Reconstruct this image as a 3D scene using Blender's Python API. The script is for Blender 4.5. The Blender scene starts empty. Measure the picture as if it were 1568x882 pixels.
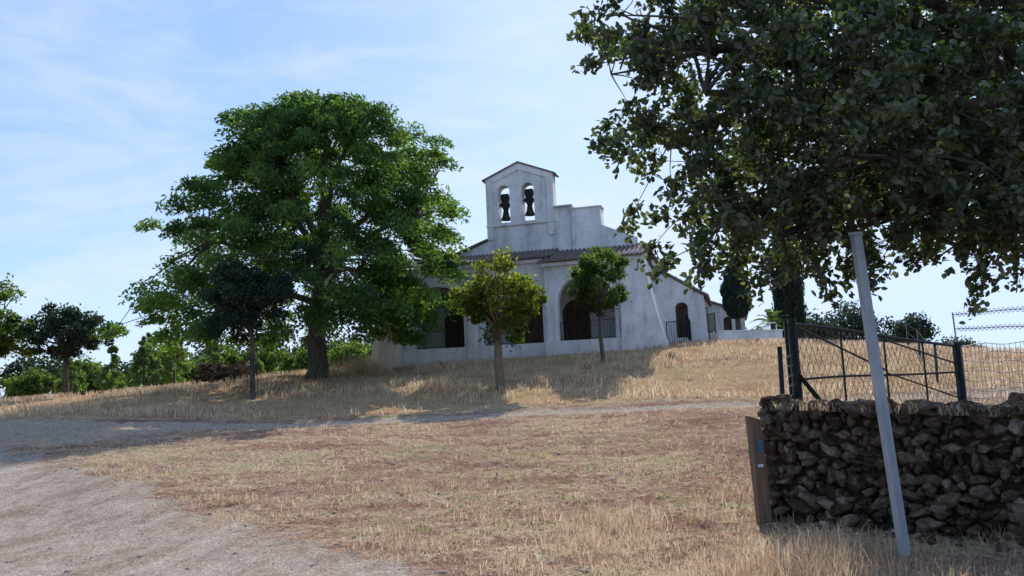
import bpy, math, random, bmesh
import numpy as np
from mathutils import Vector, Matrix
random.seed(4); R=np.random.default_rng(7)
S=bpy.context.scene; COL=S.collection
try:
    S.view_settings.view_transform='Standard'; S.view_settings.look='None'; S.view_settings.exposure=0
except Exception: pass

# ------------------------------------------------------------------ helpers
def hermite(xs,ys):
    xs=np.array(xs,float);ys=np.array(ys,float)
    d=np.diff(ys)/np.diff(xs); m=np.zeros(len(xs)); m[1:-1]=np.where(d[:-1]*d[1:]>0,2*d[:-1]*d[1:]/(d[:-1]+d[1:]+1e-12),0)
    def f(x):
        x=np.clip(np.asarray(x,float),xs[0],xs[-1]); i=np.clip(np.searchsorted(xs,x)-1,0,len(xs)-2)
        h=xs[i+1]-xs[i]; t=(x-xs[i])/h
        return ys[i]*(2*t**3-3*t**2+1)+h*m[i]*(t**3-2*t**2+t)+ys[i+1]*(-2*t**3+3*t**2)+h*m[i+1]*(t**3-t**2)
    return f
base_f=hermite([-50,6,9,12,17,24,60,200,400],[0,0,.02,.15,.45,.75,.75,.3,0])
hill_f=hermite([0,23,26,30,36,41,47,60,120,300],[0,0,.12,.56,1.5,2.1,2.35,2.4,1.6,0])
S_f=hermite([-200,-60,-25,-10,0,7,13,20,35,70,200],[0,.1,.33,.75,.97,1.1,1.1,.85,.32,.3,0])
def sm(t): t=np.clip(t,0,1); return t*t*(3-2*t)
def tracky(x): return 23.0+.6*np.sin(x*.15)-.03*x
def gz(x,y):
    x=np.asarray(x,float);y=np.asarray(y,float)
    z=base_f(y)+hill_f(y)*S_f(x)+.3*sm((-x-5)/10)*sm((y-10)/8)*(1-sm((y-60)/60))
    z=z+.025*np.sin(x*1.3+np.sin(y*.9)*1.5)*np.sin(y*1.1+1)*sm((y-8)/8)+.05*np.sin(x*.37+1)*np.sin(y*.29)*sm((y-10)/10)
    d=y-tracky(x); z=z-.12*np.exp(-((d+1.1)/.7)**2)-.08*np.exp(-(d/.5)**2)+.05*np.exp(-((d-1.0)/.4)**2)-.06*np.exp(-((d-2.0)/.45)**2)
    return z
yb_x=[-60,-25,-11.5,-8.3,-4.3,-2.3,-.46,1.5,6,20]; yb_y=[30,24,18,15.5,11,9,7,5.6,3.5,-2]
def roadsd(x,y): return (np.interp(x,yb_x,yb_y)-y)*.65
def link(o,parent=None):
    COL.objects.link(o)
    if parent: o.parent=parent
    return o
def empty(name,loc=(0,0,0),rotz=0):
    e=bpy.data.objects.new(name,None); e.location=loc; e.rotation_euler=(0,0,rotz); e.empty_display_size=.2
    COL.objects.link(e); return e
def mesh_np(name,V,F,mat=None,parent=None,smooth=False,attrs=None):
    me=bpy.data.meshes.new(name)
    V=np.asarray(V,np.float32)
    if isinstance(F,np.ndarray):
        n,k=F.shape
        me.vertices.add(len(V)); me.vertices.foreach_set('co',V.ravel())
        me.loops.add(n*k); me.loops.foreach_set('vertex_index',F.astype(np.int32).ravel())
        me.polygons.add(n); me.polygons.foreach_set('loop_start',np.arange(0,n*k,k,dtype=np.int32))
        me.polygons.foreach_set('loop_total',np.full(n,k,np.int32))
        me.update(calc_edges=True)
    else:
        me.from_pydata([tuple(map(float,v)) for v in V],[],[tuple(f) for f in F]); me.update()
    if attrs:
        for k_,a in attrs.items():
            at=me.attributes.new(k_,'FLOAT','POINT'); at.data.foreach_set('value',np.asarray(a,np.float32))
    if smooth: me.polygons.foreach_set('use_smooth',np.ones(len(me.polygons),bool))
    if mat: me.materials.append(mat)
    o=bpy.data.objects.new(name,me); return link(o,parent)

# ------------------------------------------------------------------ materials
def newmat(name):
    m=bpy.data.materials.new(name); m.use_nodes=True; nt=m.node_tree; nt.nodes.clear()
    out=nt.nodes.new('ShaderNodeOutputMaterial'); return m,nt,out
def N(nt,t,**kw):
    n=nt.nodes.new(t)
    for k,v in kw.items(): setattr(n,k,v)
    return n
def noise(nt,scale,detail=6,rough=.6,vec=None,dist=0):
    n=N(nt,'ShaderNodeTexNoise'); n.inputs['Scale'].default_value=scale; n.inputs['Detail'].default_value=min(detail,4)
    n.inputs['Roughness'].default_value=rough; n.inputs['Distortion'].default_value=dist
    if vec is not None: nt.links.new(vec,n.inputs['Vector'])
    return n.outputs['Fac']
def ramp(nt,fac,stops,interp='LINEAR'):
    r=N(nt,'ShaderNodeValToRGB'); cr=r.color_ramp; cr.interpolation=interp
    while len(cr.elements)<len(stops): cr.elements.new(.5)
    for e,(p,c) in zip(cr.elements,stops):
        e.position=p; e.color=(*c,1) if len(c)==3 else c
    nt.links.new(fac,r.inputs['Fac']); return r.outputs['Color']
def mix(nt,fac,a,b,mode='MIX'):
    m=N(nt,'ShaderNodeMix',data_type='RGBA',blend_type=mode)
    for s,v in ((m.inputs[0],fac),(m.inputs[6],a),(m.inputs[7],b)):
        if hasattr(v,'links'): nt.links.new(v,s)
        else: s.default_value=v if not isinstance(v,tuple) else ((*v,1) if len(v)==3 else v)
    return m.outputs[2]
def math_(nt,op,a,b=None,clamp=False):
    m=N(nt,'ShaderNodeMath',operation=op,use_clamp=clamp)
    for s,v in ((m.inputs[0],a),(m.inputs[1],b)):
        if v is None: continue
        if hasattr(v,'links'): nt.links.new(v,s)
        else: s.default_value=v
    return m.outputs[0]
def pos(nt):
    return N(nt,'ShaderNodeNewGeometry').outputs['Position']
def scaled(nt,vec,s):
    m=N(nt,'ShaderNodeMapping'); m.inputs['Scale'].default_value=s; nt.links.new(vec,m.inputs['Vector']); return m.outputs[0]
def finish(nt,out,col,rough=.9,bump=None,bs=.5,bd=.02,metal=0,spec=.2,diffuse=False):
    if diffuse:
        b=N(nt,'ShaderNodeBsdfDiffuse'); cin=b.inputs['Color']
    else:
        b=N(nt,'ShaderNodeBsdfPrincipled'); b.inputs['Metallic'].default_value=metal; cin=b.inputs['Base Color']
        b.inputs['Specular IOR Level'].default_value=spec; b.inputs['Roughness'].default_value=rough
    if hasattr(col,'links'): nt.links.new(col,cin)
    else: cin.default_value=(*col,1)
    if bump is not None:
        bp=N(nt,'ShaderNodeBump'); bp.inputs['Strength'].default_value=bs; bp.inputs['Distance'].default_value=bd
        nt.links.new(bump,bp.inputs['Height']); nt.links.new(bp.outputs[0],b.inputs['Normal'])
    nt.links.new(b.outputs[0],out.inputs['Surface'])
def simple(name,c1,c2,scale=4,rough=.85,bs=.3,bd=.01,metal=0,spec=.2,stretch=None):
    m,nt,out=newmat(name); p=pos(nt)
    if stretch: p=scaled(nt,p,stretch)
    f=noise(nt,scale,8,.65,p); c=ramp(nt,f,[(.3,c1),(.7,c2)])
    finish(nt,out,c,rough,noise(nt,scale*6,6,.6,p),bs,bd,metal,spec); return m
def leafmat(name,dark,mid,light,trans=.45,tt=(1.8,1.95,.8),gloss=0):
    m,nt,out=newmat(name)
    at=N(nt,'ShaderNodeAttribute',attribute_name='rnd').outputs['Fac']
    c=ramp(nt,at,[(0,dark),(.55,mid),(1,light)])
    b=N(nt,'ShaderNodeBsdfDiffuse'); nt.links.new(c,b.inputs[0])
    t=N(nt,'ShaderNodeBsdfTranslucent'); tc=mix(nt,1.0,c,tt,'MULTIPLY'); nt.links.new(tc,t.inputs['Color'])
    ms=N(nt,'ShaderNodeMixShader'); ms.inputs[0].default_value=trans
    nt.links.new(b.outputs[0],ms.inputs[1]); nt.links.new(t.outputs[0],ms.inputs[2]); o=ms.outputs[0]
    if gloss:
        g=N(nt,'ShaderNodeBsdfGlossy'); g.inputs['Roughness'].default_value=.42; g.inputs['Color'].default_value=(.95,.97,.9,1)
        m2=N(nt,'ShaderNodeMixShader'); m2.inputs[0].default_value=gloss; nt.links.new(o,m2.inputs[1]); nt.links.new(g.outputs[0],m2.inputs[2]); o=m2.outputs[0]
    nt.links.new(o,out.inputs['Surface'])
    return m
M_bark=simple('bark',(.05,.042,.035),(.15,.125,.1),9,.95,.8,.03,stretch=(1,1,.25))
M_bark2=simple('bark_brown',(.12,.085,.06),(.28,.2,.14),12,.95,.8,.03,stretch=(1,1,.25))
M_tile=simple('roof_tile',(.10,.08,.068),(.22,.175,.15),3,.9,.5,.02)
M_iron=simple('iron',(.012,.014,.016),(.035,.033,.032),20,.6,.2,.003,metal=.3)
M_galv=simple('galvanised',(.25,.265,.29),(.38,.40,.42),9,.55,.15,.002,metal=.15,spec=.4,stretch=(1,1,.3))
M_wood=simple('door_wood',(.07,.04,.026),(.14,.085,.055),3,.7,.4,.01,stretch=(4,4,.4))
M_postwood=simple('post_wood',(.12,.075,.05),(.26,.17,.12),6,.85,.6,.01,stretch=(6,6,.5))
M_bell=simple('bronze',(.02,.02,.018),(.05,.048,.04),8,.55,.2,.01,metal=.6)
M_brick=simple('step_brick',(.22,.07,.04),(.36,.14,.09),6,.9,.4,.01)
M_wire=simple('wire',(.05,.045,.042),(.11,.1,.095),30,.7,.1,.002,metal=0)
M_fwire=simple('fence_wire',(.2,.2,.2),(.34,.34,.34),30,.6,.1,.002,metal=0)
M_paint=simple('sign_face',(.05,.12,.25),(.08,.18,.32),20,.5,.1,.002)
M_label=simple('label',(.6,.6,.58),(.7,.7,.66),20,.6,.1,.002)
def stucco():
    m,nt,out=newmat('white_stucco'); p=pos(nt)
    a=ramp(nt,noise(nt,.55,8,.65,p),[(.33,(.60,.60,.60)),(.62,(.76,.76,.755))])
    st=ramp(nt,noise(nt,1.5,7,.75,scaled(nt,p,(1,1,.2))),[(.36,(.62,.61,.59)),(.53,(1,1,1))])
    c=mix(nt,.6,a,st,'MULTIPLY')
    sp=ramp(nt,noise(nt,4,5,.85,p),[(.36,(.6,.585,.56)),(.45,(1,1,1))]); c=mix(nt,.5,c,sp,'MULTIPLY')
    sz=N(nt,'ShaderNodeSeparateXYZ'); nt.links.new(p,sz.inputs[0])
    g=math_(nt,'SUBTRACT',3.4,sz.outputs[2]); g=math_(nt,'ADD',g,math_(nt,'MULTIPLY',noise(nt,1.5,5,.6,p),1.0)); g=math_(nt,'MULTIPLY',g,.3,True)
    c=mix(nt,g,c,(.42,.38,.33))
    finish(nt,out,c,.92,noise(nt,14,8,.7,p),.4,.015,diffuse=True); return m
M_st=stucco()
def stonemat():
    m,nt,out=newmat('field_stone'); p=pos(nt)
    at=N(nt,'ShaderNodeAttribute',attribute_name='rnd').outputs['Fac']
    c=ramp(nt,at,[(0,(.06,.043,.034)),(.35,(.12,.085,.064)),(.7,(.18,.14,.11)),(.88,(.25,.21,.175)),(1,(.4,.37,.33))])
    n=ramp(nt,noise(nt,10,8,.8,p),[(.36,(.38,.34,.31)),(.6,(1.25,1.2,1.12))]); c=mix(nt,1.,c,n,'MULTIPLY')
    li=ramp(nt,noise(nt,13,5,.7,p),[(.56,(0,0,0)),(.63,(1,1,1))]); c=mix(nt,math_(nt,'MULTIPLY',li,.45),c,(.33,.3,.23))
    finish(nt,out,c,.95,noise(nt,26,8,.8,p),1,.03,diffuse=True); return m
M_stone=stonemat()
M_mud=simple('mortar_soil',(.035,.025,.018),(.085,.058,.042),12,.95,.9,.03)
def groundmat():
    m,nt,out=newmat('dry_ground'); p=pos(nt)
    rd=N(nt,'ShaderNodeAttribute',attribute_name='road').outputs['Fac']
    tr=N(nt,'ShaderNodeAttribute',attribute_name='track').outputs['Fac']
    up=N(nt,'ShaderNodeAttribute',attribute_name='upper').outputs['Fac']
    nA=noise(nt,12,4,.85,p,.5); nB=noise(nt,48,3,.8,scaled(nt,p,(1,.4,1))); nC=noise(nt,.8,4,.8,scaled(nt,p,(.55,1.5,1)),.4)
    s1=ramp(nt,nA,[(.32,(.30,.185,.125)),(.44,(.6,.44,.31)),(.56,(.8,.64,.46)),(.7,(.9,.78,.6))])
    s2=ramp(nt,nB,[(.36,(.45,.39,.35)),(.58,(1.2,1.17,1.13))]); s1=mix(nt,.9,s1,s2,'MULTIPLY')
    so=ramp(nt,nA,[(.35,(.25,.135,.1)),(.55,(.52,.33,.25)),(.7,(.68,.49,.39))]); so=mix(nt,.5,so,s2,'MULTIPLY')
    f=ramp(nt,nC,[(.46,(1,1,1)),(.55,(0,0,0))])
    f=math_(nt,'MULTIPLY',f,math_(nt,'SUBTRACT',1.0,math_(nt,'MULTIPLY',up,.7)))
    c=mix(nt,math_(nt,'MULTIPLY',f,.85),s1,so)
    nD=noise(nt,.42,4,.8,p)
    g=ramp(nt,nD,[(.52,(0,0,0)),(.62,(1,1,1))]); c=mix(nt,math_(nt,'MULTIPLY',g,math_(nt,'MULTIPLY',nA,1.0)),c,(.36,.36,.16))
    c=mix(nt,up,c,mix(nt,1.,c,(1.05,.98,.82),'MULTIPLY'))
    big=ramp(nt,nD,[(.36,(.76,.7,.67)),(.6,(1.12,1.1,1.08))]); c=mix(nt,1.,c,big,'MULTIPLY')
    r1=ramp(nt,noise(nt,1.4,4,.85,scaled(nt,p,(1.3,.6,1)),.4),[(.36,(.45,.35,.275)),(.52,(.66,.54,.44)),(.68,(.8,.7,.6))])
    v=N(nt,'ShaderNodeTexVoronoi'); v.inputs['Scale'].default_value=20; nt.links.new(p,v.inputs['Vector'])
    peb=ramp(nt,v.outputs['Distance'],[(.1,(1.4,1.36,1.32)),(.3,(.86,.86,.86))]); r1=mix(nt,.6,r1,peb,'MULTIPLY')
    r1=mix(nt,.6,r1,s2,'MULTIPLY')
    e=math_(nt,'ADD',rd,math_(nt,'MULTIPLY',math_(nt,'SUBTRACT',noise(nt,1.1,4,.85,p),.5),3.6))
    e=ramp(nt,e,[(.0,(0,0,0)),(.35,(1,1,1))]); c=mix(nt,e,c,r1)
    t=math_(nt,'ADD',tr,math_(nt,'MULTIPLY',math_(nt,'SUBTRACT',nC,.5),.9)); t=ramp(nt,t,[(.3,(0,0,0)),(.6,(1,1,1))])
    ts=ramp(nt,nA,[(.35,(.46,.33,.24)),(.65,(.82,.67,.52))]); c=mix(nt,math_(nt,'MULTIPLY',t,.92),c,ts)
    finish(nt,out,c,.97,math_(nt,'ADD',noise(nt,30,3,.85,p),nA),1,.08,diffuse=True); return m
M_ground=groundmat()
def grassmat(name,stops,trans=.35):
    m,nt,out=newmat(name); at=N(nt,'ShaderNodeAttribute',attribute_name='rnd').outputs['Fac']
    c=ramp(nt,at,stops)
    b=N(nt,'ShaderNodeBsdfDiffuse'); nt.links.new(c,b.inputs[0]); t=N(nt,'ShaderNodeBsdfTranslucent'); nt.links.new(c,t.inputs[0])
    ms=N(nt,'ShaderNodeMixShader'); ms.inputs[0].default_value=trans
    nt.links.new(b.outputs[0],ms.inputs[1]); nt.links.new(t.outputs[0],ms.inputs[2]); nt.links.new(ms.outputs[0],out.inputs['Surface']); return m
M_grass=grassmat('dry_grass',[(0,(.3,.18,.115)),(.25,(.56,.39,.25)),(.7,(.78,.61,.41)),(.93,(.88,.75,.55)),(1,(.34,.38,.15))],.45)

# ------------------------------------------------------------------ ground
def axis(segs):
    o=[]
    for a,b,d in segs: o+=list(np.arange(a,b,d))
    o.append(segs[-1][1]); return np.array(o)
gx=axis([(-1500,-300,150),(-300,-100,20),(-100,-40,4),(-40,-16,.6),(-16,16,.14),(16,40,.6),(40,100,4),(100,300,20),(300,1500,150)])
gy=axis([(-60,-10,5),(-10,4,.7),(4,26,.11),(26,50,.3),(50,100,2),(100,300,15),(300,2000,120)])
X,Y=np.meshgrid(gx,gy); Z=gz(X,Y)
near=(np.abs(X)<16)&(Y<50)
Z=Z+np.where(near,R.normal(0,.011,X.shape)*(roadsd(X,Y)<0)*1.6+R.normal(0,.006,X.shape),0)
nx,ny=len(gx),len(gy); idx=np.arange(nx*ny).reshape(ny,nx)
F=np.stack([idx[:-1,:-1],idx[:-1,1:],idx[1:,1:],idx[1:,:-1]],-1).reshape(-1,4)
tr=1.1*np.exp(-((Y-tracky(X))/.5)**2)+.8*np.exp(-((Y-tracky(X)-2.0)/.45)**2)
tr+= .9*sm((-X-6)/5)*np.exp(-((Y-20.5)/2.6)**2)
up=sm((Y-23.5)/1.5)
mesh_np('ground',np.stack([X,Y,Z],-1).reshape(-1,3),F,M_ground,None,True,
  dict(road=np.clip(roadsd(X,Y),-3,3).ravel(),track=(tr*(np.abs(X)<40)).ravel(),upper=up.ravel()))

# ------------------------------------------------------------------ grass
def vn(x,y,s,seed):
    r=np.random.default_rng(seed); v=0
    for i in range(6):
        a=r.uniform(0,6.28);k=s*r.uniform(.6,2.2); v=v+np.sin((x*math.cos(a)+y*math.sin(a))*k+r.uniform(0,6.28))
    return v/6*1.6
def blades(name,P,H,Wd,lean=.6,mat=M_grass,rn=None,parent=None):
    n=len(P); az=R.uniform(0,2*np.pi,n); ln=R.uniform(.15,1,n)*lean
    d=np.stack([np.cos(az)*ln,np.sin(az)*ln],-1)*H[:,None]
    fa=R.uniform(0,np.pi,n); w=np.stack([np.cos(fa),np.sin(fa)],-1)*Wd[:,None]*.5
    V=np.zeros((n,5,3))
    V[:,0,:2]=P[:,:2]-w; V[:,1,:2]=P[:,:2]+w; V[:,0,2]=V[:,1,2]=P[:,2]-.01
    V[:,2,:2]=P[:,:2]+d*.35+w*.7; V[:,3,:2]=P[:,:2]+d*.35-w*.7; V[:,2,2]=V[:,3,2]=P[:,2]+H*.6
    V[:,4,:2]=P[:,:2]+d; V[:,4,2]=P[:,2]+H*.95*(1-.25*ln)
    b=np.arange(n)[:,None]*5
    F=np.concatenate([b+np.array([[0,1,2]]),b+np.array([[0,2,3]]),b+np.array([[3,2,4]])],0)
    if rn is None: rn=np.clip(R.uniform(0,.95,n)+.15*vn(P[:,0],P[:,1],1.1,77),0,.96)
    mesh_np(name,V.reshape(-1,3),F,mat,parent,False,dict(rnd=np.repeat(rn,5)))
def scatter(n,x0,x1,y0,y1,dens,clump=0,cl=.06):
    x=R.uniform(x0,x1,n);y=R.uniform(y0,y1,n); k=R.uniform(0,1,n)<dens(x,y); x=x[k];y=y[k]
    if clump: x=np.repeat(x,clump)+R.normal(0,cl,len(x)*clump); y=np.repeat(y,clump)+R.normal(0,cl,len(y)*clump)
    return np.stack([x,y,gz(x,y)],-1)
def dfg(x,y):
    side=sm((x+.1-(9-y)*.1)/1.4)
    return np.clip((roadsd(x,y)<.1)*(.04+side*.95*sm((11-y)/3))*(.06+.94*sm(vn(x,y,2.1,3)*1.8+.4)),0,1)
P=scatter(7000,-3,7,5.6,12.5,dfg,15,.055)
H=R.uniform(.06,.26,len(P))*(.45+.95*sm(vn(P[:,0],P[:,1],1.5,9)+.5)); blades('foreground_dry_grass',P,H,R.uniform(.003,.007,len(P)),.9)
def dedge(x,y): s=roadsd(x,y); return np.exp(-((s+.35)/.4)**2)*(vn(x,y,2.2,5)>.1)
P=scatter(9000,-12,2,6,19,dedge,10,.06); blades('roadside_dry_grass',P,R.uniform(.04,.13,len(P)),R.uniform(.004,.008,len(P)),1.1)
P=scatter(30000,-12,12,7,24,lambda x,y:(roadsd(x,y)<-.1)*(.03+.8*sm(vn(x,y,1.1,11)*2+.1))*(np.abs(y-tracky(x))>.6),3,.06)
blades('mown_straw',P,R.uniform(.015,.06,len(P)),R.uniform(.006,.012,len(P)),2.4)
P=scatter(1100,-11,10,9,22,lambda x,y:(roadsd(x,y)<-.3)*(.2+.8*(vn(x,y,.8,55)>.1)),14,.06); blades('low_straw_tufts',P,R.uniform(.05,.16,len(P)),R.uniform(.006,.012,len(P)),1.)
P=scatter(17000,-30,24,24.8,47,lambda x,y:(.1+.9*sm(vn(x,y,.9,21)*1.8+.35))*(np.abs(y-tracky(x)-2)>.4),5,.1)
blades('slope_dry_grass',P,R.uniform(.08,.36,len(P)),R.uniform(.015,.03,len(P)),.9)
P=scatter(6000,5,45,14,70,lambda x,y:(x>.3*y)*.8,6,.15)
blades('field_dry_grass',P,R.uniform(.1,.3,len(P)),R.uniform(.02,.035,len(P)),.9)
P=scatter(1300,-12,12,9,40,lambda x,y:(roadsd(x,y)<-.3)*(vn(x,y,.6,31)>.25),10,.1)
blades('green_weeds',P,R.uniform(.03,.1,len(P)),R.uniform(.012,.025,len(P)),1.3,M_grass,R.uniform(.985,1,len(P)))
n=2600; x=R.uniform(-11,6,n); y=R.uniform(5.5,20,n); z=gz(x,y); sz=R.uniform(.006,.02,n)*R.choice([1,1,1,2.2],n)
oct_=np.array([[1,0,0],[-1,0,0],[0,1,0],[0,-1,0],[0,0,.7],[0,0,-.5]]); of=np.array([[0,2,4],[2,1,4],[1,3,4],[3,0,4],[2,0,5],[1,2,5],[3,1,5],[0,3,5]])
V=np.stack([x,y,z],-1)[:,None]+oct_[None]*sz[:,None,None]*R.uniform(.6,1.3,(n,6,3)); F=(np.arange(n)[:,None,None]*6+of[None]).reshape(-1,3)
M_peb=simple('pebble',(.3,.22,.17),(.6,.5,.42),15,.9,.3,.005); mesh_np('gravel',V.reshape(-1,3),F,M_peb)

# ------------------------------------------------------------------ tubes & leaves
class Tubes:
    def __init__(s): s.V=[];s.F=[];s.n=0
    def add(s,pts,rad,k=7):
        pts=[Vector(p) for p in pts]; rings=[]
        for i,p in enumerate(pts):
            d=(pts[min(i+1,len(pts)-1)]-pts[max(i-1,0)]).normalized()
            a=d.cross(Vector((0,0,1)) if abs(d.z)<.9 else Vector((1,0,0))).normalized(); b=d.cross(a)
            r=rad[i] if isinstance(rad,(list,tuple,np.ndarray)) else rad
            for j in range(k):
                t=2*math.pi*j/k; s.V.append(tuple(p+(a*math.cos(t)+b*math.sin(t))*r))
            rings.append(s.n); s.n+=k
        for i in range(len(rings)-1):
            for j in range(k):
                s.F.append((rings[i]+j,rings[i]+(j+1)%k,rings[i+1]+(j+1)%k,rings[i+1]+j))
        s.F.append(tuple(rings[0]+j for j in range(k))); s.F.append(tuple(rings[-1]+j for j in range(k)))
    def build(s,name,mat,parent=None,smooth=True): return mesh_np(name,s.V,s.F,mat,parent,smooth)
def curve_pts(a,b,n=6,sag=0,wob=.1):
    a=Vector(a);b=Vector(b);L=(b-a).length;o=[]
    w=Vector((random.uniform(-1,1),random.uniform(-1,1),random.uniform(-.5,.5)))*wob*L
    for i in range(n+1):
        t=i/n; o.append(a.lerp(b,t)+w*math.sin(math.pi*t)+Vector((0,0,1))*sag*L*math.sin(math.pi*t)+Vector((random.uniform(-1,1),random.uniform(-1,1),random.uniform(-1,1)))*wob*.12*L*(0<i<n))
    return o
def unit(v): return v/(np.linalg.norm(v,axis=-1,keepdims=True)+1e-9)
def leaves(name,C,D,L,Wd,mat,parent,rn,six=False,up=.6):
    n=len(C); D=unit(D); Nn=unit(R.normal(0,1,(n,3))+np.array([0,0,up])*1.5); A=unit(np.cross(D,Nn)); Nn=unit(np.cross(A,D))
    L=L[:,None];Wd=Wd[:,None]
    if not six:
        V=np.stack([C-D*L*.5,C+A*Wd*.5+Nn*Wd*.15,C+D*L*.5,C-A*Wd*.5+Nn*Wd*.15],1)
        F=np.arange(n*4).reshape(n,4)
        return mesh_np(name,V.reshape(-1,3),F,mat,parent,False,dict(rnd=np.repeat(rn,4)))
    V=np.stack([C-D*L*.5,C-D*L*.18+A*Wd*.48+Nn*Wd*.12,C+D*L*.2+A*Wd*.4+Nn*Wd*.12,C+D*L*.5-Nn*Wd*.1,C+D*L*.2-A*Wd*.4+Nn*Wd*.12,C-D*L*.18-A*Wd*.48+Nn*Wd*.12],1)
    b=np.arange(n)[:,None]*6
    F=np.concatenate([b+np.array([[0,1,2,3]]),b+np.array([[0,3,4,5]])],0)
    return mesh_np(name,V.reshape(-1,3),F,mat,parent,False,dict(rnd=np.repeat(rn,6)))

def young_tree(base_xy,zc0,zc1,w,mat,nl=11000,name='young_tree',seed=0,rt=.11,ls=.15,toplit=0,bark=None):
    random.seed(seed); rr=np.random.default_rng(seed)
    x,y=base_xy; e=empty(name,(0,0,0)); T=Tubes()
    zc=(zc0+zc1)/2; hz=(zc1-zc0)/2; g=float(gz(x,y))-.1
    fork=Vector((x,y,zc0+hz*.15)); T.add([(x,y,g),(x+.02,y,g+.3),(x-.03,y,(g+fork.z)/2),fork],[rt*1.5,rt*1.1,rt,rt*.8],8)
    npad=95; C=[];
    while len(C)<npad:
        v=rr.uniform(-1,1,3); l=np.linalg.norm(v)
        if l>1 or l<.35: continue
        c=np.array([v[0]*w/2,v[1]*w/2,v[2]*hz])*.86*(1+.14*math.sin(v[0]*5+seed)+.12*math.sin(v[2]*6+seed*2)); C.append(c)
    C=np.array(C); C-=(C.max(0)+C.min(0))/2; C+=np.array([x,y,zc])
    for c in C[::3]:
        T.add(curve_pts(fork+Vector((0,0,random.uniform(-.2,.6)*hz*.6)),c,5,.08,.12),list(np.linspace(rt*.4,.012,6)),5)
    T.build('trunk',bark or M_bark,e)
    k=rr.integers(0,npad,nl); pr=rr.uniform(.2,.44,npad)*(w/3.9)
    u=unit(rr.normal(0,1,(nl,3)))*rr.uniform(.2,1,(nl,1))**.6*pr[k][:,None]*np.array([1,1,.8]); P=C[k]+u
    nu=int(nl*.1); P[:nu]=C[k[:nu]]+u[:nu]*1.8
    D=rr.normal(0,1,(nl,3))+unit(u)*.8+np.array([0,0,.1])
    rn=np.clip(rr.uniform(0,.75,nl)+.35*(P[:,2]-zc)/hz*toplit+ (rr.uniform(-.15,.15,npad))[k],0,1)  # leaf colour paler towards crown top, darker below: sunlit top painted in
    leaves('foliage',P,D,rr.uniform(.7,1.3,nl)*ls,rr.uniform(.7,1.2,nl)*ls*.55,mat,e,rn,False,.5)
    return e
M_lf_y=leafmat('leaf_yellowgreen',(.06,.08,.022),(.12,.15,.038),(.30,.28,.08),.55)
M_lf_g=leafmat('leaf_green',(.045,.072,.03),(.08,.12,.042),(.16,.20,.06),.5)
M_lf_d=leafmat('leaf_dark',(.026,.042,.038),(.052,.072,.056),(.09,.115,.075),.32,(1.5,1.7,.9))
M_lf_far=leafmat('leaf_far',(.07,.10,.05),(.11,.16,.07),(.18,.23,.10),.45)
young_tree((-.6,30),3.2,6.4,3.9,M_lf_y,12000,seed=1,toplit=1,rt=.16,bark=M_bark2)
young_tree((3.9,36),4.2,7.5,3.3,M_lf_g,11000,seed=2,toplit=.7,rt=.09)
young_tree((-10.1,31),3.5,6.9,3.8,M_lf_d,11000,seed=3,toplit=.3,rt=.09)
young_tree((-22.3,40),3.7,6.7,4.4,M_lf_d,8000,seed=4,rt=.13,ls=.2,toplit=.4)
young_tree((-25.6,39),3.3,7.9,4.8,M_lf_g,10000,seed=5,rt=.14,ls=.2,toplit=.5)
T=Tubes(); gg=float(gz(-10.1,31))
for dx,dy in ((-.14,-.14),(.14,-.14),(.14,.14),(-.14,.14)): T.add([(-10.1+dx,31+dy,gg),(-10.1+dx,31+dy,gg+1.75)],.015,5)
for h in (.3,.6,.9,1.2,1.5,1.7):
    q=[(-.14,-.14),(.14,-.14),(.14,.14),(-.14,.14),(-.14,-.14)]
    for a,b in zip(q[:-1],q[1:]): T.add([(-10.1+a[0],31+a[1],gg+h),(-10.1+b[0],31+b[1],gg+h)],.01,4)
T.build('tree_guard',M_wire)

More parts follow.
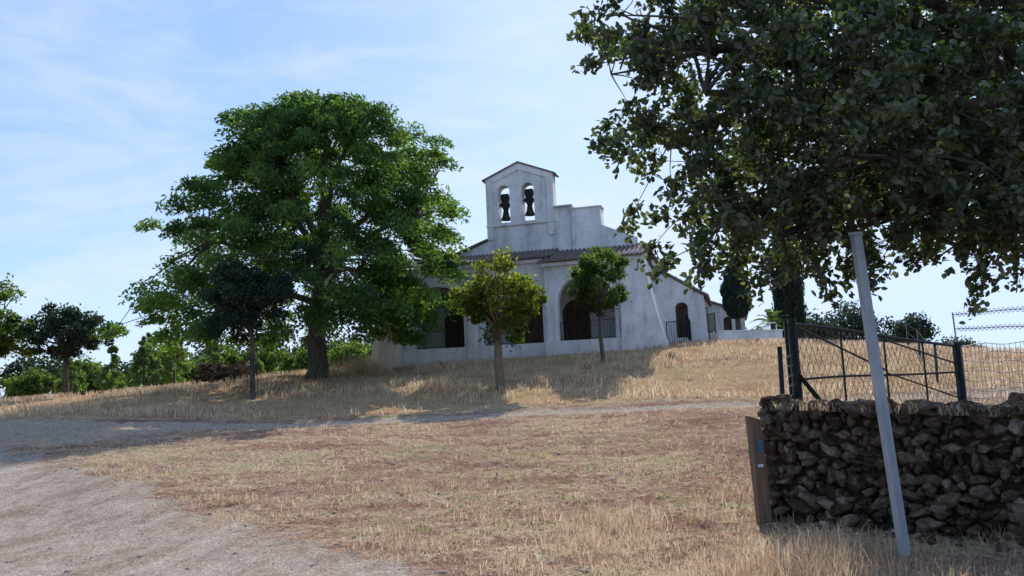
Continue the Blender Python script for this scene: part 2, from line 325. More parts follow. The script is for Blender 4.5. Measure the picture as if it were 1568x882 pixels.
# ---- large tree
def big_tree():
    random.seed(11); rr=np.random.default_rng(12)
    e=empty('locust_tree'); bx,by=-9.3,38.; g=float(gz(bx,by))-.15; T=Tubes()
    rl=hermite([3.6,5,7,9,11,13,14.5,15.9],[8.8,9.3,8.6,7.7,6.7,5.4,3.8,1.2]); rr_=hermite([3.6,5,7,9,11,13,14.5,15.9],[4.6,6.1,7.2,7.6,7.4,6.8,5.2,1.8])
    def rad(z,az):
        c=.5-.5*math.cos(az)
        lo=float(rr_(z));le=float(rl(z)); return (lo*(1-c)+le*c)*(1+.09*math.sin(az*3+z)+.07*math.sin(az*5-z*1.7)+.06*math.sin(z*4+az*2))
    fk=Vector((bx+.1,by,g+3.2)); T.add([(bx,by,g),(bx+.03,by,g+.5),(bx-.06,by,g+1.8),fk],[.72,.5,.42,.42],10)
    top=Vector((bx+.6,by,14.2)); mains=[]
    T.add(curve_pts(fk,top,8,0,.04),list(np.linspace(.3,.05,9)),7)
    for i in range(12):
        az=i*2.4+.3; z=5.5+i*.75; r=rad(z,az)*.62; z0=fk.z+(.1+i*.3)
        st=fk.lerp(top,min(.75,(z0-fk.z)/(top.z-fk.z))); en=Vector((bx+math.cos(az)*r,by+math.sin(az)*r,z)); pts=curve_pts(st,en,7,.1,.06)
        T.add(pts,list(np.linspace(.2,.05,8)),6); mains.append(pts)
    allm=[p for m in mains for p in m[2:]]+[fk.lerp(top,t) for t in (.4,.55,.7,.85,1)]
    pads=[];
    for i in range(650):
        z=4.2+11.4*rr.uniform(0,1)**.92; az=rr.uniform(0,2*math.pi); q=rr.uniform(.12,1)**.5
        r=rad(z,az)*q*.93; droop=-(.45*q**3)
        if z<5.2 and q<.55: z+=1
        pads.append((bx+math.cos(az)*r+.15,by+math.sin(az)*r,z+droop,az,q))
    pads=np.array(pads)
    for p in pads[::2]:
        v=Vector(p[:3]); m=min(allm,key=lambda a:(a-v).length+(2 if a.z>v.z+.5 else 0))
        T.add(curve_pts(m,v,4,.06,.08),list(np.linspace(.045,.012,5)),4)
    T.build('trunk',M_bark,e)
    nl=125000; k=rr.integers(0,len(pads),nl); az=pads[k,3]
    rad_=np.array([np.cos(az),np.sin(az),0*az]).T; tan=np.array([-np.sin(az),np.cos(az),0*az]).T
    u=unit(rr.normal(0,1,(nl,3)))*rr.uniform(0,1,(nl,1))**.5
    sz=rr.uniform(.5,1.05,len(pads))[k]; tk=rr.uniform(.35,.75,len(pads))[k]
    a=u[:,0]*1.1*sz; P=pads[k,:3]+rad_*a[:,None]+tan*(u[:,1]*.8*sz)[:,None]; P[:,2]+=u[:,2]*tk*sz-.5*np.maximum(a,0)**1.6-.12*np.abs(u[:,1])
    D=rad_*.7+rr.normal(0,.65,(nl,3))+np.array([0,0,-.45])
    rn=np.clip(rr.uniform(0,.7,nl)+rr.uniform(-.25,.4,len(pads))[k]+.12*(pads[k,4]-.5),0,1)
    leaves('foliage',P,D,rr.uniform(.17,.32,nl),rr.uniform(.07,.13,nl),leafmat('leaf_locust',(.04,.075,.04),(.085,.14,.055),(.17,.235,.075),.5,(1.8,2.05,.75)),e,rn,False,.8)
big_tree()

# ---- foreground holm oak
def holm_oak():
    random.seed(21); rr=np.random.default_rng(22); e=empty('holm_oak'); T=Tubes()
    tb=Vector((8.6,9.3,float(gz(8.6,9.3))-.2))
    fk=tb+Vector((-.3,-.2,2.4)); T.add([tb,tb+Vector((-.05,0,.6)),tb+Vector((-.1,-.1,1.5)),fk],[.5,.36,.32,.33],10)
    E=[((1.95,7.5,4.3),(1.1,1.2,1.45),.6),((3.2,7.5,3.9),(1.35,1.4,1.35),.7),((4.3,7.3,3.6),(1.1,1.3,1.35),.8),
       ((2.0,7.3,3.0),(.75,.7,.66),.8),((2.5,7.3,2.85),(.75,.6,.5),.8),((2.9,6.75,3.4),(.6,.45,.62),1.4),((3.1,8,5.5),(2.1,1.6,1.2),.6),((5,8,5.2),(1.9,1.6,1.6),.7),((1.3,7.6,4.9),(.6,.6,.75),.7),
       ((4.3,7.5,3.0),(.9,.7,.72),.75),((5.0,8.0,3.6),(.9,.8,.85),.65),((6.6,9.6,3.3),(.6,.6,.8),.9),((6.5,8.8,6.0),(2.3,2.2,1.6),.15),((2.2,7.9,6.2),(1.4,1.2,.8),.4),
       ((5.6,10.6,4.2),(1.5,1.5,1.35),.35),((4.2,10.4,4.0),(1.3,1.3,1.2),.35),((5.6,13.4,5.5),(2.5,2.0,1.6),.3),((7.8,12.0,5.2),(1.8,2.0,1.6),.3)]
    subs=[]
    for c,r,w in E:
        c=np.array(c);r=np.array(r); n=int(62*np.prod(r)*w)+10
        en=Vector(c); pts=curve_pts(fk+Vector((0,0,random.uniform(0,.8))),en,9,.12,.07)
        T.add(pts,list(np.linspace(.12,.03,10)),7)
        hubs=[]
        for j in range(9):
            v=unit(rr.normal(0,1,3))*rr.uniform(.35,.75); h=Vector(c+v*r); hp=curve_pts(pts[random.choice((6,7,8,9))],h,6,.03,.12); T.add(hp,list(np.linspace(.026,.009,7)),5); hubs+=hp[2:]
        for j in range(n):
            v=unit(rr.normal(0,1,3))*rr.uniform(.1,1)**.4
            p=c+v*r*(1+.14*math.sin(v[0]*7+c[0]*3)+.14*math.sin(v[2]*8+c[0])); 
            vv=Vector(p); m=min(hubs,key=lambda a:(a-vv).length); d=(vv-m); 
            if d.length>.9: m=vv-d.normalized()*.7
            T.add(curve_pts(m,vv,3,.02,.1),[.008,.006,.004,.003],4)
            subs.append((*p,*(d.normalized()+Vector((0,0,-.25)))))
    T.build('trunk',M_bark,e)
    subs=np.array(subs); nper=68; n=len(subs)*nper; k=np.repeat(np.arange(len(subs)),nper)
    C0=subs[k,:3]; d0=unit(subs[k,3:]); side=rr.normal(0,1,(len(subs),3,3)); 
    which=rr.integers(0,3,n); sd=unit(side[k,which]*.8+d0); t=rr.uniform(-.35,1,n)[:,None]
    P=C0+sd*t*.25+rr.normal(0,.036,(n,3)); D=sd*.5+rr.normal(0,1,(n,3))*.8+np.array([0,0,-.1])
    rn=np.clip(rr.beta(1.6,2.4,n)+rr.uniform(-.1,.15,len(subs))[k],0,1)
    leaves('foliage',P,D,rr.uniform(.055,.098,n),rr.uniform(.034,.056,n),leafmat('leaf_holm_oak',(.028,.04,.022),(.065,.085,.045),(.17,.19,.10),.4,(1.9,2.15,.75),.045),e,rn,True,.4)
holm_oak()

def cypress(x,y,h,w,seed,bare=.8):
    rr=np.random.default_rng(seed); e=empty('cypress_tree'); g=float(gz(x,y)); T=Tubes()
    T.add([(x,y,g-.2),(x,y,g+h*.9)],[.22,.04],8); T.build('trunk',M_bark,e)
    n=16000; t=rr.uniform(0,1,n); prof=np.sin(np.pi*np.clip(t*.93+.07,0,1))**.55*(1-.35*t)
    az=rr.uniform(0,2*np.pi,n); r=w/2*prof*(rr.uniform(.5,1,n))*(1+.12*np.sin(az*4+t*18)+.08*np.sin(az*7-t*30))
    P=np.stack([x+np.cos(az)*r,y+np.sin(az)*r,g+bare+t*(h-bare)],-1); D=np.stack([np.cos(az)*.3,np.sin(az)*.3,np.ones(n)],-1)+rr.normal(0,.2,(n,3))
    leaves('foliage',P,D,rr.uniform(.2,.4,n),rr.uniform(.06,.12,n),M_lf_d,e,rr.uniform(0,.6,n),False,0)
cypress(17.9,52,9.5,2.4,31,.3); cypress(13.4,48,5.0,1.9,32,1.6)
def palm(x,y,h):
    e=empty('palm_tree'); g=float(gz(x,y)); T=Tubes(); T.add([(x,y,g-.1),(x,y,g+h)],[.2,.16],8); T.build('trunk',M_bark,e)
    rr=np.random.default_rng(5);V=[];F=[]
    for i in range(40):
        az=rr.uniform(0,6.28); el=rr.uniform(-.1,1.4); L=rr.uniform(1.3,1.7)
        d=Vector((math.cos(az)*math.cos(el),math.sin(az)*math.cos(el),math.sin(el))); p=Vector((x,y,g+h)); sd=d.cross(Vector((0,0,1))).normalized()
        for s in range(14):
            q=p+d*(L*s/13)+Vector((0,0,-.5*(s/13)**2*L))
            if s>1:
                for sg in (1,-1):
                    n=len(V); V+=[q,q+d*.07,q+sd*sg*.34*(1-.4*s/13)+d*.2+Vector((0,0,-.1))]; F.append((n,n+1,n+2))
    mesh_np('fronds',V,F,M_lf_far,e,False,dict(rnd=rr.uniform(0,1,len(V))))
palm(15.8,49.0,1.3)
def far_mass(name,specs,mat,seed,ls=.35,nper=1400):
    rr=np.random.default_rng(seed); Ps=[];rn=[];T=Tubes()
    for (x,y,h,w,shape) in specs:
        g=float(gz(x,y)); T.add([(x,y,g-.3),(x,y,g+h*.6)],[.12,.05],5)
        npd=int(14+w*4); 
        v=unit(rr.normal(0,1,(npd,3)))*rr.uniform(.3,1,(npd,1))
        if shape=='c':
            t=rr.uniform(0,1,npd); a=rr.uniform(0,6.28,npd); C=np.stack([x+np.cos(a)*w*.4*(1-t*.9),y+np.sin(a)*w*.4*(1-t*.9),g+h*(.15+.85*t)],-1); pr=.35*w*(1-.7*t)*.6
        else: C=np.array([x,y,g+h*.55])+v*np.array([w*.42,w*.42,h*.38]); pr=np.full(npd,w*.17)
        k=rr.integers(0,npd,nper); Ps.append(C[k]+unit(rr.normal(0,1,(nper,3)))*(pr[k]*rr.uniform(.2,1,nper))[:,None]); rn.append(np.clip(rr.uniform(0,.6)+rr.uniform(-.2,.5,nper),0,1))
    P=np.concatenate(Ps); rn=np.concatenate(rn); e=empty(name); T.build('trunks',M_bark,e); n=len(P)
    leaves('foliage',P,rr.normal(0,1,(n,3)),rr.uniform(.6,1.2,n)*ls,rr.uniform(.4,.7,n)*ls,mat,e,rn,False,.5)
rs=random.Random(3)
sp=[(-24.5,58,5.6,2.3,'c'),(-27.2,60,4.8,2.2,'c'),(-21.5,57,4.8,1.9,'c'),(-29.5,59,3.8,2.4,'c'),(-19.5,60,3.6,1.7,'c'),(-33,60,4.0,2.4,'c'),(-25.8,56,4.0,2.2,'c')]
far_mass('distant_young_poplars',sp,M_lf_far,41,.28,2000)
sp=[(-58+i*1.75+rs.uniform(-.8,.8),rs.uniform(68,86),rs.uniform(2.8,4.8),rs.uniform(4,6),'r') for i in range(26)]
far_mass('distant_tree_line',sp,M_lf_g,42,.42,1600)
sp=[(-95+i*6+rs.uniform(-2,2),rs.uniform(110,140),rs.uniform(8,10.5),rs.uniform(9,14),'r') for i in range(14)]
far_mass('distant_woodland',sp,M_lf_d,43,.8,1300)
sp=[(31,85,6.6,7.5,'r'),(36.5,88,7.6,9,'r'),(41,84,6.2,6,'r'),(27.5,92,4.8,6,'r'),(47,100,4.4,7,'r'),(60,110,4,8,'r')]
far_mass('distant_oaks',sp,M_lf_d,44,.4,4000)

# ------------------------------------------------------------------ chapel
PH=math.radians(15)
CH=empty('chapel',(6.6,41,0),-PH)
def wallpoly(name,outer,holes,y0,th,mat=M_st,parent=CH):
    cu=bpy.data.curves.new(name,'CURVE'); cu.dimensions='2D'; cu.fill_mode='BOTH'; cu.extrude=th/2
    for ring in [outer]+holes:
        sp=cu.splines.new('POLY'); sp.points.add(len(ring)-1)
        for p,(a,b) in zip(sp.points,ring): p.co=(a,b,0,1)
        sp.use_cyclic_u=True
    tmp=bpy.data.objects.new('tmp',cu); COL.objects.link(tmp); dg=bpy.context.evaluated_depsgraph_get()
    me=bpy.data.meshes.new_from_object(tmp.evaluated_get(dg)); bpy.data.objects.remove(tmp)
    me.transform(Matrix.Translation((0,y0+th/2,0))@Matrix.Rotation(math.radians(90),4,'X')); me.materials.clear(); me.materials.append(mat); me.name=name
    o=bpy.data.objects.new(name,me); link(o,parent); return o
def arch(x0,x1,z0,z1,n=14):
    r=(x1-x0)/2; cx=(x0+x1)/2; zs=z1-r*.95
    return [(x0,z0),(x1,z0)]+[(cx+r*math.cos(math.pi*i/n),zs+(z1-zs)*math.sin(math.pi*i/n)) for i in range(n+1)]
def box(name,a,b,mat,parent=CH,bev=.0):
    (x0,y0,z0),(x1,y1,z1)=a,b
    V=[(x,y,z) for x in (x0,x1) for y in (y0,y1) for z in (z0,z1)]
    F=[(0,1,3,2),(4,6,7,5),(0,4,5,1),(2,3,7,6),(0,2,6,4),(1,5,7,3)]
    o=mesh_np(name,V,F,mat,parent)
    if bev: m=o.modifiers.new('b','BEVEL'); m.width=bev; m.segments=2
    return o
def tileroof(name,o,al,dn,parent=CH,per=.24,thick=.07):
    o=np.array(o,float);al=np.array(al,float);dn=np.array(dn,float);L=np.linalg.norm(al);D=np.linalg.norm(dn)
    nrm=np.cross(al,dn);nrm/=np.linalg.norm(nrm); nrm*=np.sign(nrm[2])
    nu=int(L/per*6)+1; nv=max(2,int(D/.38)*2)
    V=[];
    for j in range(nv+1):
        t=j/nv; 
        for i in range(nu+1):
            s=i/nu; h=.055*math.sin(s*L/per*2*math.pi)+.02*((j%2))
            V.append(o+al*s+dn*t+nrm*(h+thick))
    n1=len(V); V+=[o,o+al,o+al+dn,o+dn]
    F=[(j*(nu+1)+i,j*(nu+1)+i+1,(j+1)*(nu+1)+i+1,(j+1)*(nu+1)+i) for j in range(nv) for i in range(nu)]
    F.append((n1,n1+1,n1+2,n1+3)); F.append(tuple([n1]+list(range(0,nu+1))+[n1+1]))
    F.append(tuple([n1+3]+list(range(nv*(nu+1),nv*(nu+1)+nu+1))+[n1+2]))
    F.append(tuple([n1]+[j*(nu+1) for j in range(nv+1)]+[n1+3])); F.append(tuple([n1+1]+[j*(nu+1)+nu for j in range(nv+1)]+[n1+2]))
    return mesh_np(name,V,F,M_tile,parent)
tow=[(-14,7.62),(-.3,7.62),(-.3,9.0),(-2.1,9.9),(-2.1,10.9),(-3.72,10.9),(-3.72,11.2),(-4.75,11.2),(-4.75,13.2),(-6.7,14.0),(-8.65,13.2),(-8.65,9.62),(-14,7.75)]
def barch(x0,x1): 
    r=(x1-x0)/2;cx=(x0+x1)/2
    return [(x0,10.62),(x1,10.62)]+[(cx+r*math.cos(math.pi*i/10),12.45+r*math.sin(math.pi*i/10)) for i in range(11)]
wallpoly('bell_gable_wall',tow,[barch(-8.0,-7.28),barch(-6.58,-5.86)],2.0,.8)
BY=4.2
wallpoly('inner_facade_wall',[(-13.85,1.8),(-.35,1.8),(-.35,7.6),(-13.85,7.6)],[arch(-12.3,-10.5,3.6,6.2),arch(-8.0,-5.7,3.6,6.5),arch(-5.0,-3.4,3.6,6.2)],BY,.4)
wallpoly('parapet_block',[(-3.72,8.3),(-.2,8.3),(-.2,9.1),(-2.1,9.95),(-2.1,10.98),(-3.74,10.98)],[],1.78,.25)
wallpoly('gable_frame',[(-8.66,9.7),(-8.3,9.7),(-8.3,12.98),(-6.7,13.6),(-5.1,12.98),(-5.1,9.7),(-4.74,9.7),(-4.74,13.19),(-6.7,13.99),(-8.66,13.19)],[],1.93,.1)
for nm,a,b in (('gable_coping_left',(-8.85,13.12),(-6.7,14.0)),('gable_coping_right',(-4.55,13.12),(-6.7,14.0))):
    n=.08; wallpoly(nm,[a,b,(b[0],b[1]+n),(a[0],a[1]+n)],[],1.86,1.08,M_tile)
wallpoly('gable_rake_left',[(-14.2,7.75),(-8.66,9.66),(-8.66,9.78),(-14.2,7.87)],[],1.85,1.1,M_tile)
for x0,x1,z in ((-4.74,-3.7,11.2),(-3.76,-2.05,10.98)): box('parapet_cap',(x0,1.72,z),(x1,2.85,z+.06),M_st)
box('gable_band',(-8.7,1.9,10.42),(-4.7,2.0,10.5),M_st)
def bell(cx,zb):
    prof=[(.01,.62),(.1,.61),(.15,.55),(.17,.4),(.2,.25),(.26,.1),(.33,.0),(.3,-.01),(.2,.02)]
    V=[];F=[];k=20
    for r,z in prof:
        for j in range(k): t=2*math.pi*j/k; V.append((cx+r*math.cos(t),2.4+r*math.sin(t),zb+z))
    for i in range(len(prof)-1):
        for j in range(k): F.append((i*k+j,i*k+(j+1)%k,(i+1)*k+(j+1)%k,(i+1)*k+j))
    mesh_np('bell',V,F,M_bell,CH,True)
    wallpoly('bell_headstock',[(cx-.14,zb+.6),(cx+.14,zb+.6),(cx+.17,zb+.72),(cx+.31,zb+.8),(cx+.31,zb+.92),(cx+.2,zb+1.0),(cx+.26,zb+1.3),(cx+.22,zb+1.5),(cx-.22,zb+1.5),(cx-.26,zb+1.3),(cx-.2,zb+1.0),(cx-.31,zb+.92),(cx-.31,zb+.8),(cx-.17,zb+.72)],[],2.26,.28,M_iron)
    T=Tubes(); T.add([(cx-.37,2.4,zb+.86),(cx+.37,2.4,zb+.86)],.03,6); T.add([(cx,2.4,zb+.4),(cx,2.4,zb-.06)],[.02,.045],6); T.build('bell_axle',M_iron,CH)
bell(-7.64,10.85); bell(-6.22,11.0)
AT=7.0
wallpoly('porch_wall',[(-14.35,1.6),(-4.6,1.6),(-4.6,8.1),(-14.35,8.1)],[arch(-12.5,-9.6,3.6,AT),arch(-8.5,-5.2,3.6,AT+.05)],0,.5)
wallpoly('porch_bay_wall',[(-4.9,1.6),(.2,1.6),(.2,7.75),(-4.9,7.75)],[arch(-4.25,-1.3,3.6,AT)],-.6,.5)
box('bay_side_wall',(-4.9,-.1,1.6),(-4.6,.5,7.7),M_st); box('bay_right_wall',(-.3,-.097,1.6),(.197,4.9,7.7),M_st)
for a,b,y,t in ((-12.5,-9.6,-.05,AT),(-8.5,-5.2,-.05,AT+.05),(-4.25,-1.3,-.65,AT)):
    wallpoly('arch_surround',arch(a-.2,b+.2,3.6,t+.2),[[(p[0],p[1]) for p in arch(a,b,3.602,t)]],y,.08)
for a,b in ((-9.35,-8.75),(-5.05,-4.62),(-14.0,-13.2)):
    pts=[(-.55,1.6),(.05,1.6),(.05,7.4),(-.03,7.4),(-.12,5.5),(-.35,3.6)]
    V=[(x,p[0],p[1]) for x in (a,b) for p in pts]; n=len(pts)
    mesh_np('pier',V,[tuple(range(n)),tuple(range(n,2*n))]+[(i,(i+1)%n,n+(i+1)%n,n+i) for i in range(n)],M_st,CH)
wallpoly('corner_buttress',[(-.7,1.6),(1.5,1.6),(1.15,3.3),(.82,4.6),(.52,6.0),(.3,7.3),(.22,7.95),(-.7,7.95)],[],-.75,1.7)
pts=[(-1.5,1.6),(-.5,1.6),(-.5,7.4),(-.72,7.4),(-.82,6),(-1.0,4.6),(-1.25,3.3)]
V=[(x,p[0],p[1]) for x in (-.95,.1) for p in pts]; n=len(pts)
mesh_np('front_buttress',V,[tuple(range(n)),tuple(range(n,2*n))]+[(i,(i+1)%n,n+(i+1)%n,n+i) for i in range(n)],M_st,CH)
wallpoly('corner_buttress',[(-13.6,1.6),(-15.75,1.6),(-15.3,2.6),(-14.95,3.8),(-14.65,5.2),(-14.45,6.8),(-14.4,7.9),(-13.6,7.9)],[],-.15,1.4)
box('porch_floor',(-14.7,-.28,1.5),(-4.9,BY,3.598),M_st); box('porch_floor_bay',(-4.897,-1.0,1.5),(.5,BY-.003,3.602),M_st)
box('porch_ceiling',(-14.3,.5,7.5),(-.3,BY+.003,7.6),M_st); box('porch_left_wall',(-14.345,1.3,3.5),(-13.87,BY,8.0),M_st)
tileroof('porch_roof',(-14.8,-.4,8.08),(10.2,0,0),(0,2.4,.72)); tileroof('bay_roof',(-5.1,-1.05,7.72),(5.6,0,0),(0,3.0,.95))
box('eave_moulding',(-14.5,-.2,7.88),(-4.95,.0,8.06),M_st); box('eave_moulding',(-5.0,-.85,7.52),(.35,-.6,7.7),M_st)
def plankdoor(x0,x1,z1):
    wallpoly('wooden_door',arch(x0,x1,3.6,z1),[],BY+.12,.12,M_wood)
    n=6
    for i in range(1,n): x=x0+(x1-x0)*i/n; box('door_batten',(x-.015,BY+.1,3.62),(x+.015,BY+.117,z1-.45),M_iron)
plankdoor(-12.3,-10.5,6.2); plankdoor(-8.0,-5.7,6.5); plankdoor(-5.0,-3.4,6.2)
def railing(pts,h,parent,step=.13,r=.012,name='railing'):
    T=Tubes()
    for a,b in zip(pts[:-1],pts[1:]):
        a=Vector(a);b=Vector(b);L=(b-a).length;n=max(1,int(L/step)); up=Vector((0,0,h))
        T.add([a+up,b+up],r*1.9,5);T.add([a+Vector((0,0,.1)),b+Vector((0,0,.1))],r*1.4,5)
        for i in range(n+1): p=a.lerp(b,i/n); T.add([p,p+up],r*(2 if i in (0,n) else 1),4)
    T.build(name,M_iron,parent)
railing([(-12.4,.2,3.6),(-9.6,.2,3.6)],1.0,CH,.16,.009); railing([(-4.2,-.4,3.6),(-1.3,-.4,3.6)],1.0,CH,.16,.009)
railing([(-8.5,.2,3.6),(-5.2,.2,3.6)],1.0,CH,.16,.009)
box('nave_right_wall',(-.4,2.8,1.8),(-.003,22,8.9),M_st); box('nave_left_wall',(-14,2.8,1.8),(-13.6,22,7.7),M_st)
wallpoly('nave_back_wall',[(-14,1.8),(0,1.8),(0,8.9),(-6.7,10),(-14,7.7)],[],22,.4)
tileroof('nave_roof',(.2,2.8,8.75),(0,19.6,0),(-6.9,0,1.2)); tileroof('nave_roof_left',(-14.3,2.8,7.65),(0,19.6,0),(7.6,0,2.3))
wallpoly('aisle_front_wall',[(0.2,1.8),(3.25,1.8),(3.05,3.6),(2.95,6.0),(0.2,7.8)],[arch(1.35,2.05,3.7,5.7)],5,.5)
box('aisle_right_wall',(2.6,5.5,1.8),(2.947,14,6.0),M_st)
wallpoly('aisle_door',arch(1.35,2.05,3.7,5.7),[],5.3,.08,M_wood)
tileroof('aisle_roof',(3.2,4.85,5.92),(0,9.3,0),(-3.2,0,2.05))
wallpoly('annex_front_wall',[(2.9,1.8),(5.3,1.8),(5.2,5.35),(2.9,6.25)],[arch(3.9,4.4,3.7,5.2)],12,.4)
wallpoly('annex_door',arch(3.9,4.4,3.7,5.2),[],12.25,.08,M_wood)
box('annex_right_wall',(4.9,12.4,1.8),(5.2,19,5.35),M_st); tileroof('annex_roof',(5.45,11.85,5.28),(0,7.3,0),(-2.6,0,1.02))
for y in (3.2,8.5):
    wallpoly('side_buttress',[(-.1,1.8),(1.5+(y>5)*3.0,1.8),(1.0+(y>5)*2.6,4.2),(.35+(y>5)*2.6,6.2),(-.1+(y>5)*2.5,7.0 if y<5 else 6.1)],[],y,.7)
TE=empty('terrace_wall')
def wseg(name,a,b,z0,z1,t,mat,parent):
    a=Vector(a);b=Vector(b);d=(b-a).normalized();n=Vector((-d.y,d.x))*t/2
    q=[a-n,b-n,b+n,a+n]; V=[(p.x,p.y,z0) for p in q]+[(p.x,p.y,z1) for p in q]
    return mesh_np(name,V,[(3,2,1,0),(4,5,6,7),(0,1,5,4),(1,2,6,5),(2,3,7,6),(3,0,4,7)],mat,parent)
wseg('wall',(11.3,45.0),(15.4,46.6),2.6,3.9,.35,M_st,TE); wseg('coping',(11.25,45.0),(15.45,46.62),3.9,3.98,.45,M_st,TE); wseg('side',(15.2,46.8),(15.6,50),2.8,3.88,.35,M_st,TE)
ST=empty('brick_steps')
for i in range(4): wseg('step_%d'%(i+1),(9.9,44.5+i*.33),(11.1,44.9+i*.33),2.7,3.15+i*.16,.34,M_brick,ST)
RL=empty('iron_railing'); railing([(8.3,43.7,3.25),(9.7,44.2,3.3),(9.75,45.4,3.7)],1.25,RL,.14,.014,'bars'); railing([(11.25,44.9,3.9),(11.1,47,3.9)],1.1,RL,.14,.014,'bars_side'); railing([(9.4,45.5,3.6),(11.2,46.2,3.6)],1.8,RL,.13,.014,'gate_bars')

# ------------------------------------------------------------------ dry stone wall
def ico_mesh():
    bm=bmesh.new(); bmesh.ops.create_icosphere(bm,subdivisions=3,radius=1); V=np.array([v.co[:] for v in bm.verts]); F=np.array([[v.index for v in f.verts] for f in bm.faces]); bm.free(); return V,F
IV,IF=ico_mesh()
def stones(name,items,parent,seed=1,tilt=.5):
    rr=np.random.default_rng(seed); VV=[];FF=[];rn=[];n=0
    for c,r,rot in items:
        v=IV.copy()
        for _ in range(13):
            d=unit(rr.normal(0,1,3)); h=rr.uniform(.5,.85); dot=v@d; v-=np.where(dot>h,(dot-h)*.95,0)[:,None]*d
        ph=rr.uniform(0,6,3); v*= (1+.09*np.sin(v@rr.normal(0,4,3)+ph[0])+.05*np.sin(v@rr.normal(0,9,3)+ph[1])+.03*np.sin(v@rr.normal(0,18,3)+ph[2]))[:,None]
        v+=rr.normal(0,.014,v.shape)
        v=v*np.array(r)*1.22; a=rr.uniform(-tilt,tilt); ca,sa=math.cos(a),math.sin(a); v=v@np.array([[ca,0,sa],[0,1,0],[-sa,0,ca]])
        c_,s_=math.cos(rot),math.sin(rot); v=v@np.array([[c_,s_,0],[-s_,c_,0],[0,0,1]]); VV.append(v+np.array(c)); FF.append(IF+n); n+=len(v); rn.append(np.full(len(v),rr.beta(1.3,1.7)))
    return mesh_np(name,np.concatenate(VV),np.concatenate(FF),M_stone,parent,True,dict(rnd=np.concatenate(rn)))
SW=empty('dry_stone_wall'); A=np.array([2.72,8.95]); B=np.array([8.4,3.3]); dW=(B-A)/np.linalg.norm(B-A); nW=np.array([dW[1],-dW[0]]); 
if nW[1]>0: nW=-nW
LW=np.linalg.norm(B-A); ang=math.atan2(dW[1],dW[0]); items=[]; rr=random.Random(8)
def wallpt(s,off,z): p=A+dW*s+nW*off; return (p[0],p[1],z*(1-.03*max(s,0)))
Hw=1.2
z=.02
while z<Hw:
    rh=rr.uniform(.035,.075); s=-.02
    while s<LW:
        w=rr.choice((rr.uniform(.025,.045),rr.uniform(.04,.08),rr.uniform(.07,.12)))*(1.2 if z<.3 else 1); hh=max(rh*rr.uniform(.7,1.4),w*.5)
        items.append((wallpt(s+w,.0+rr.uniform(-.06,.05)+.03*(1-z),z+rh+rr.uniform(-.05,.05)),(w,rr.uniform(.06,.12),hh),ang)); s+=w*1.9
    z+=rh*1.8
z=.02
while z<Hw:
    rh=rr.uniform(.04,.09); t=0
    while t<.5:
        w=rr.uniform(.04,.11); items.append((wallpt(.0+rr.uniform(-.05,.03),-t-w,z+rh),(rr.uniform(.08,.12),w,rh*1.1),ang)); t+=w*1.85
    z+=rh*1.8
s=0
while s<LW:
    for t in (.02,.25,.45):
        w=rr.uniform(.05,.17); items.append((wallpt(s+w,-t+rr.uniform(-.05,.05),Hw+rr.uniform(-.05,.06)),(w,rr.uniform(.08,.15),rr.uniform(.03,.08)),ang+rr.uniform(-.3,.3)))
    s+=rr.uniform(.14,.28)
for i in range(28):
    items.append((wallpt(rr.uniform(0,LW),rr.uniform(.12,.4),.02),(rr.uniform(.03,.09),rr.uniform(.03,.07),rr.uniform(.025,.05)),rr.uniform(0,3)))
stones('stones',items,SW)
q=[wallpt(.05,-.03,1),wallpt(LW,-.03,1),wallpt(LW,-.5,1),wallpt(.05,-.5,1)]
V=[(p[0],p[1],-.2) for p in q]+[(p[0],p[1],(Hw-.02)*p[2]) for p in q]
mesh_np('core',V,[(3,2,1,0),(4,5,6,7),(0,1,5,4),(1,2,6,5),(2,3,7,6),(3,0,4,7)],M_mud,SW)
n=12000; s_=R.uniform(0,LW,n); t_=R.uniform(-.1,.5,n); pp=A+dW*s_[:,None]-nW*t_[:,None]; P=np.stack([pp[:,0],pp[:,1],Hw*(1-.03*s_)],-1)
k=vn(s_,t_,5,4)>-.2; blades('wall_top_dry_grass',P[k],R.uniform(.04,.13,k.sum()),R.uniform(.004,.008,k.sum()),1.3)
its=[]
for i in range(60): its.append((( -15.6+rr.uniform(-1.3,1.3),43+rr.uniform(-.5,.5),float(gz(-15.6,43))+rr.uniform(0,.9)),(rr.uniform(.15,.3),rr.uniform(.15,.3),rr.uniform(.1,.2)),rr.uniform(0,3)))
stones('stone_heap',its,None,5)
its=[]
for i in range(26): its.append(((10.8+rr.uniform(-1.5,2.5),16+rr.uniform(-.6,.6),float(gz(10.8,16))+rr.uniform(0,.35)),(rr.uniform(.2,.5),rr.uniform(.2,.4),rr.uniform(.15,.3)),rr.uniform(0,3)))
stones('boulders',its,None,6)

# ------------------------------------------------------------------ wooden post & metal pole
WP=empty('wooden_post')
b=wseg('post',(2.49,8.72),(2.63,8.75),-.1,1.14,.1,M_postwood,WP)
for v in b.data.vertices:
    if v.co.z>1: v.co.x-=.04
    if v.co.z>1 and v.co.x>2.5: v.co.z-=.05
m_=b.modifiers.new('b','BEVEL'); m_.width=.012; m_.segments=2
wseg('waymark_label',(2.525,8.664),(2.575,8.672),.76,.88,.006,M_paint,WP); wseg('waymark_stripe',(2.515,8.664),(2.575,8.672),.6,.63,.006,M_label,WP)
MP=empty('metal_post',(3.21,7.0,-.05)); MP.rotation_euler=(0,math.radians(-4.2),math.radians(20))
box('post',(-.043,-.03,0),(.043,.03,2.8),M_galv,MP,.006); box('cap',(-.048,-.035,2.8),(.048,.035,2.83),M_galv,MP,.004)
for z_ in (2.5,2.7): box('bolt_plate',(-.02,-.036,z_-.02),(.02,-.0305,z_+.02),M_galv,MP)

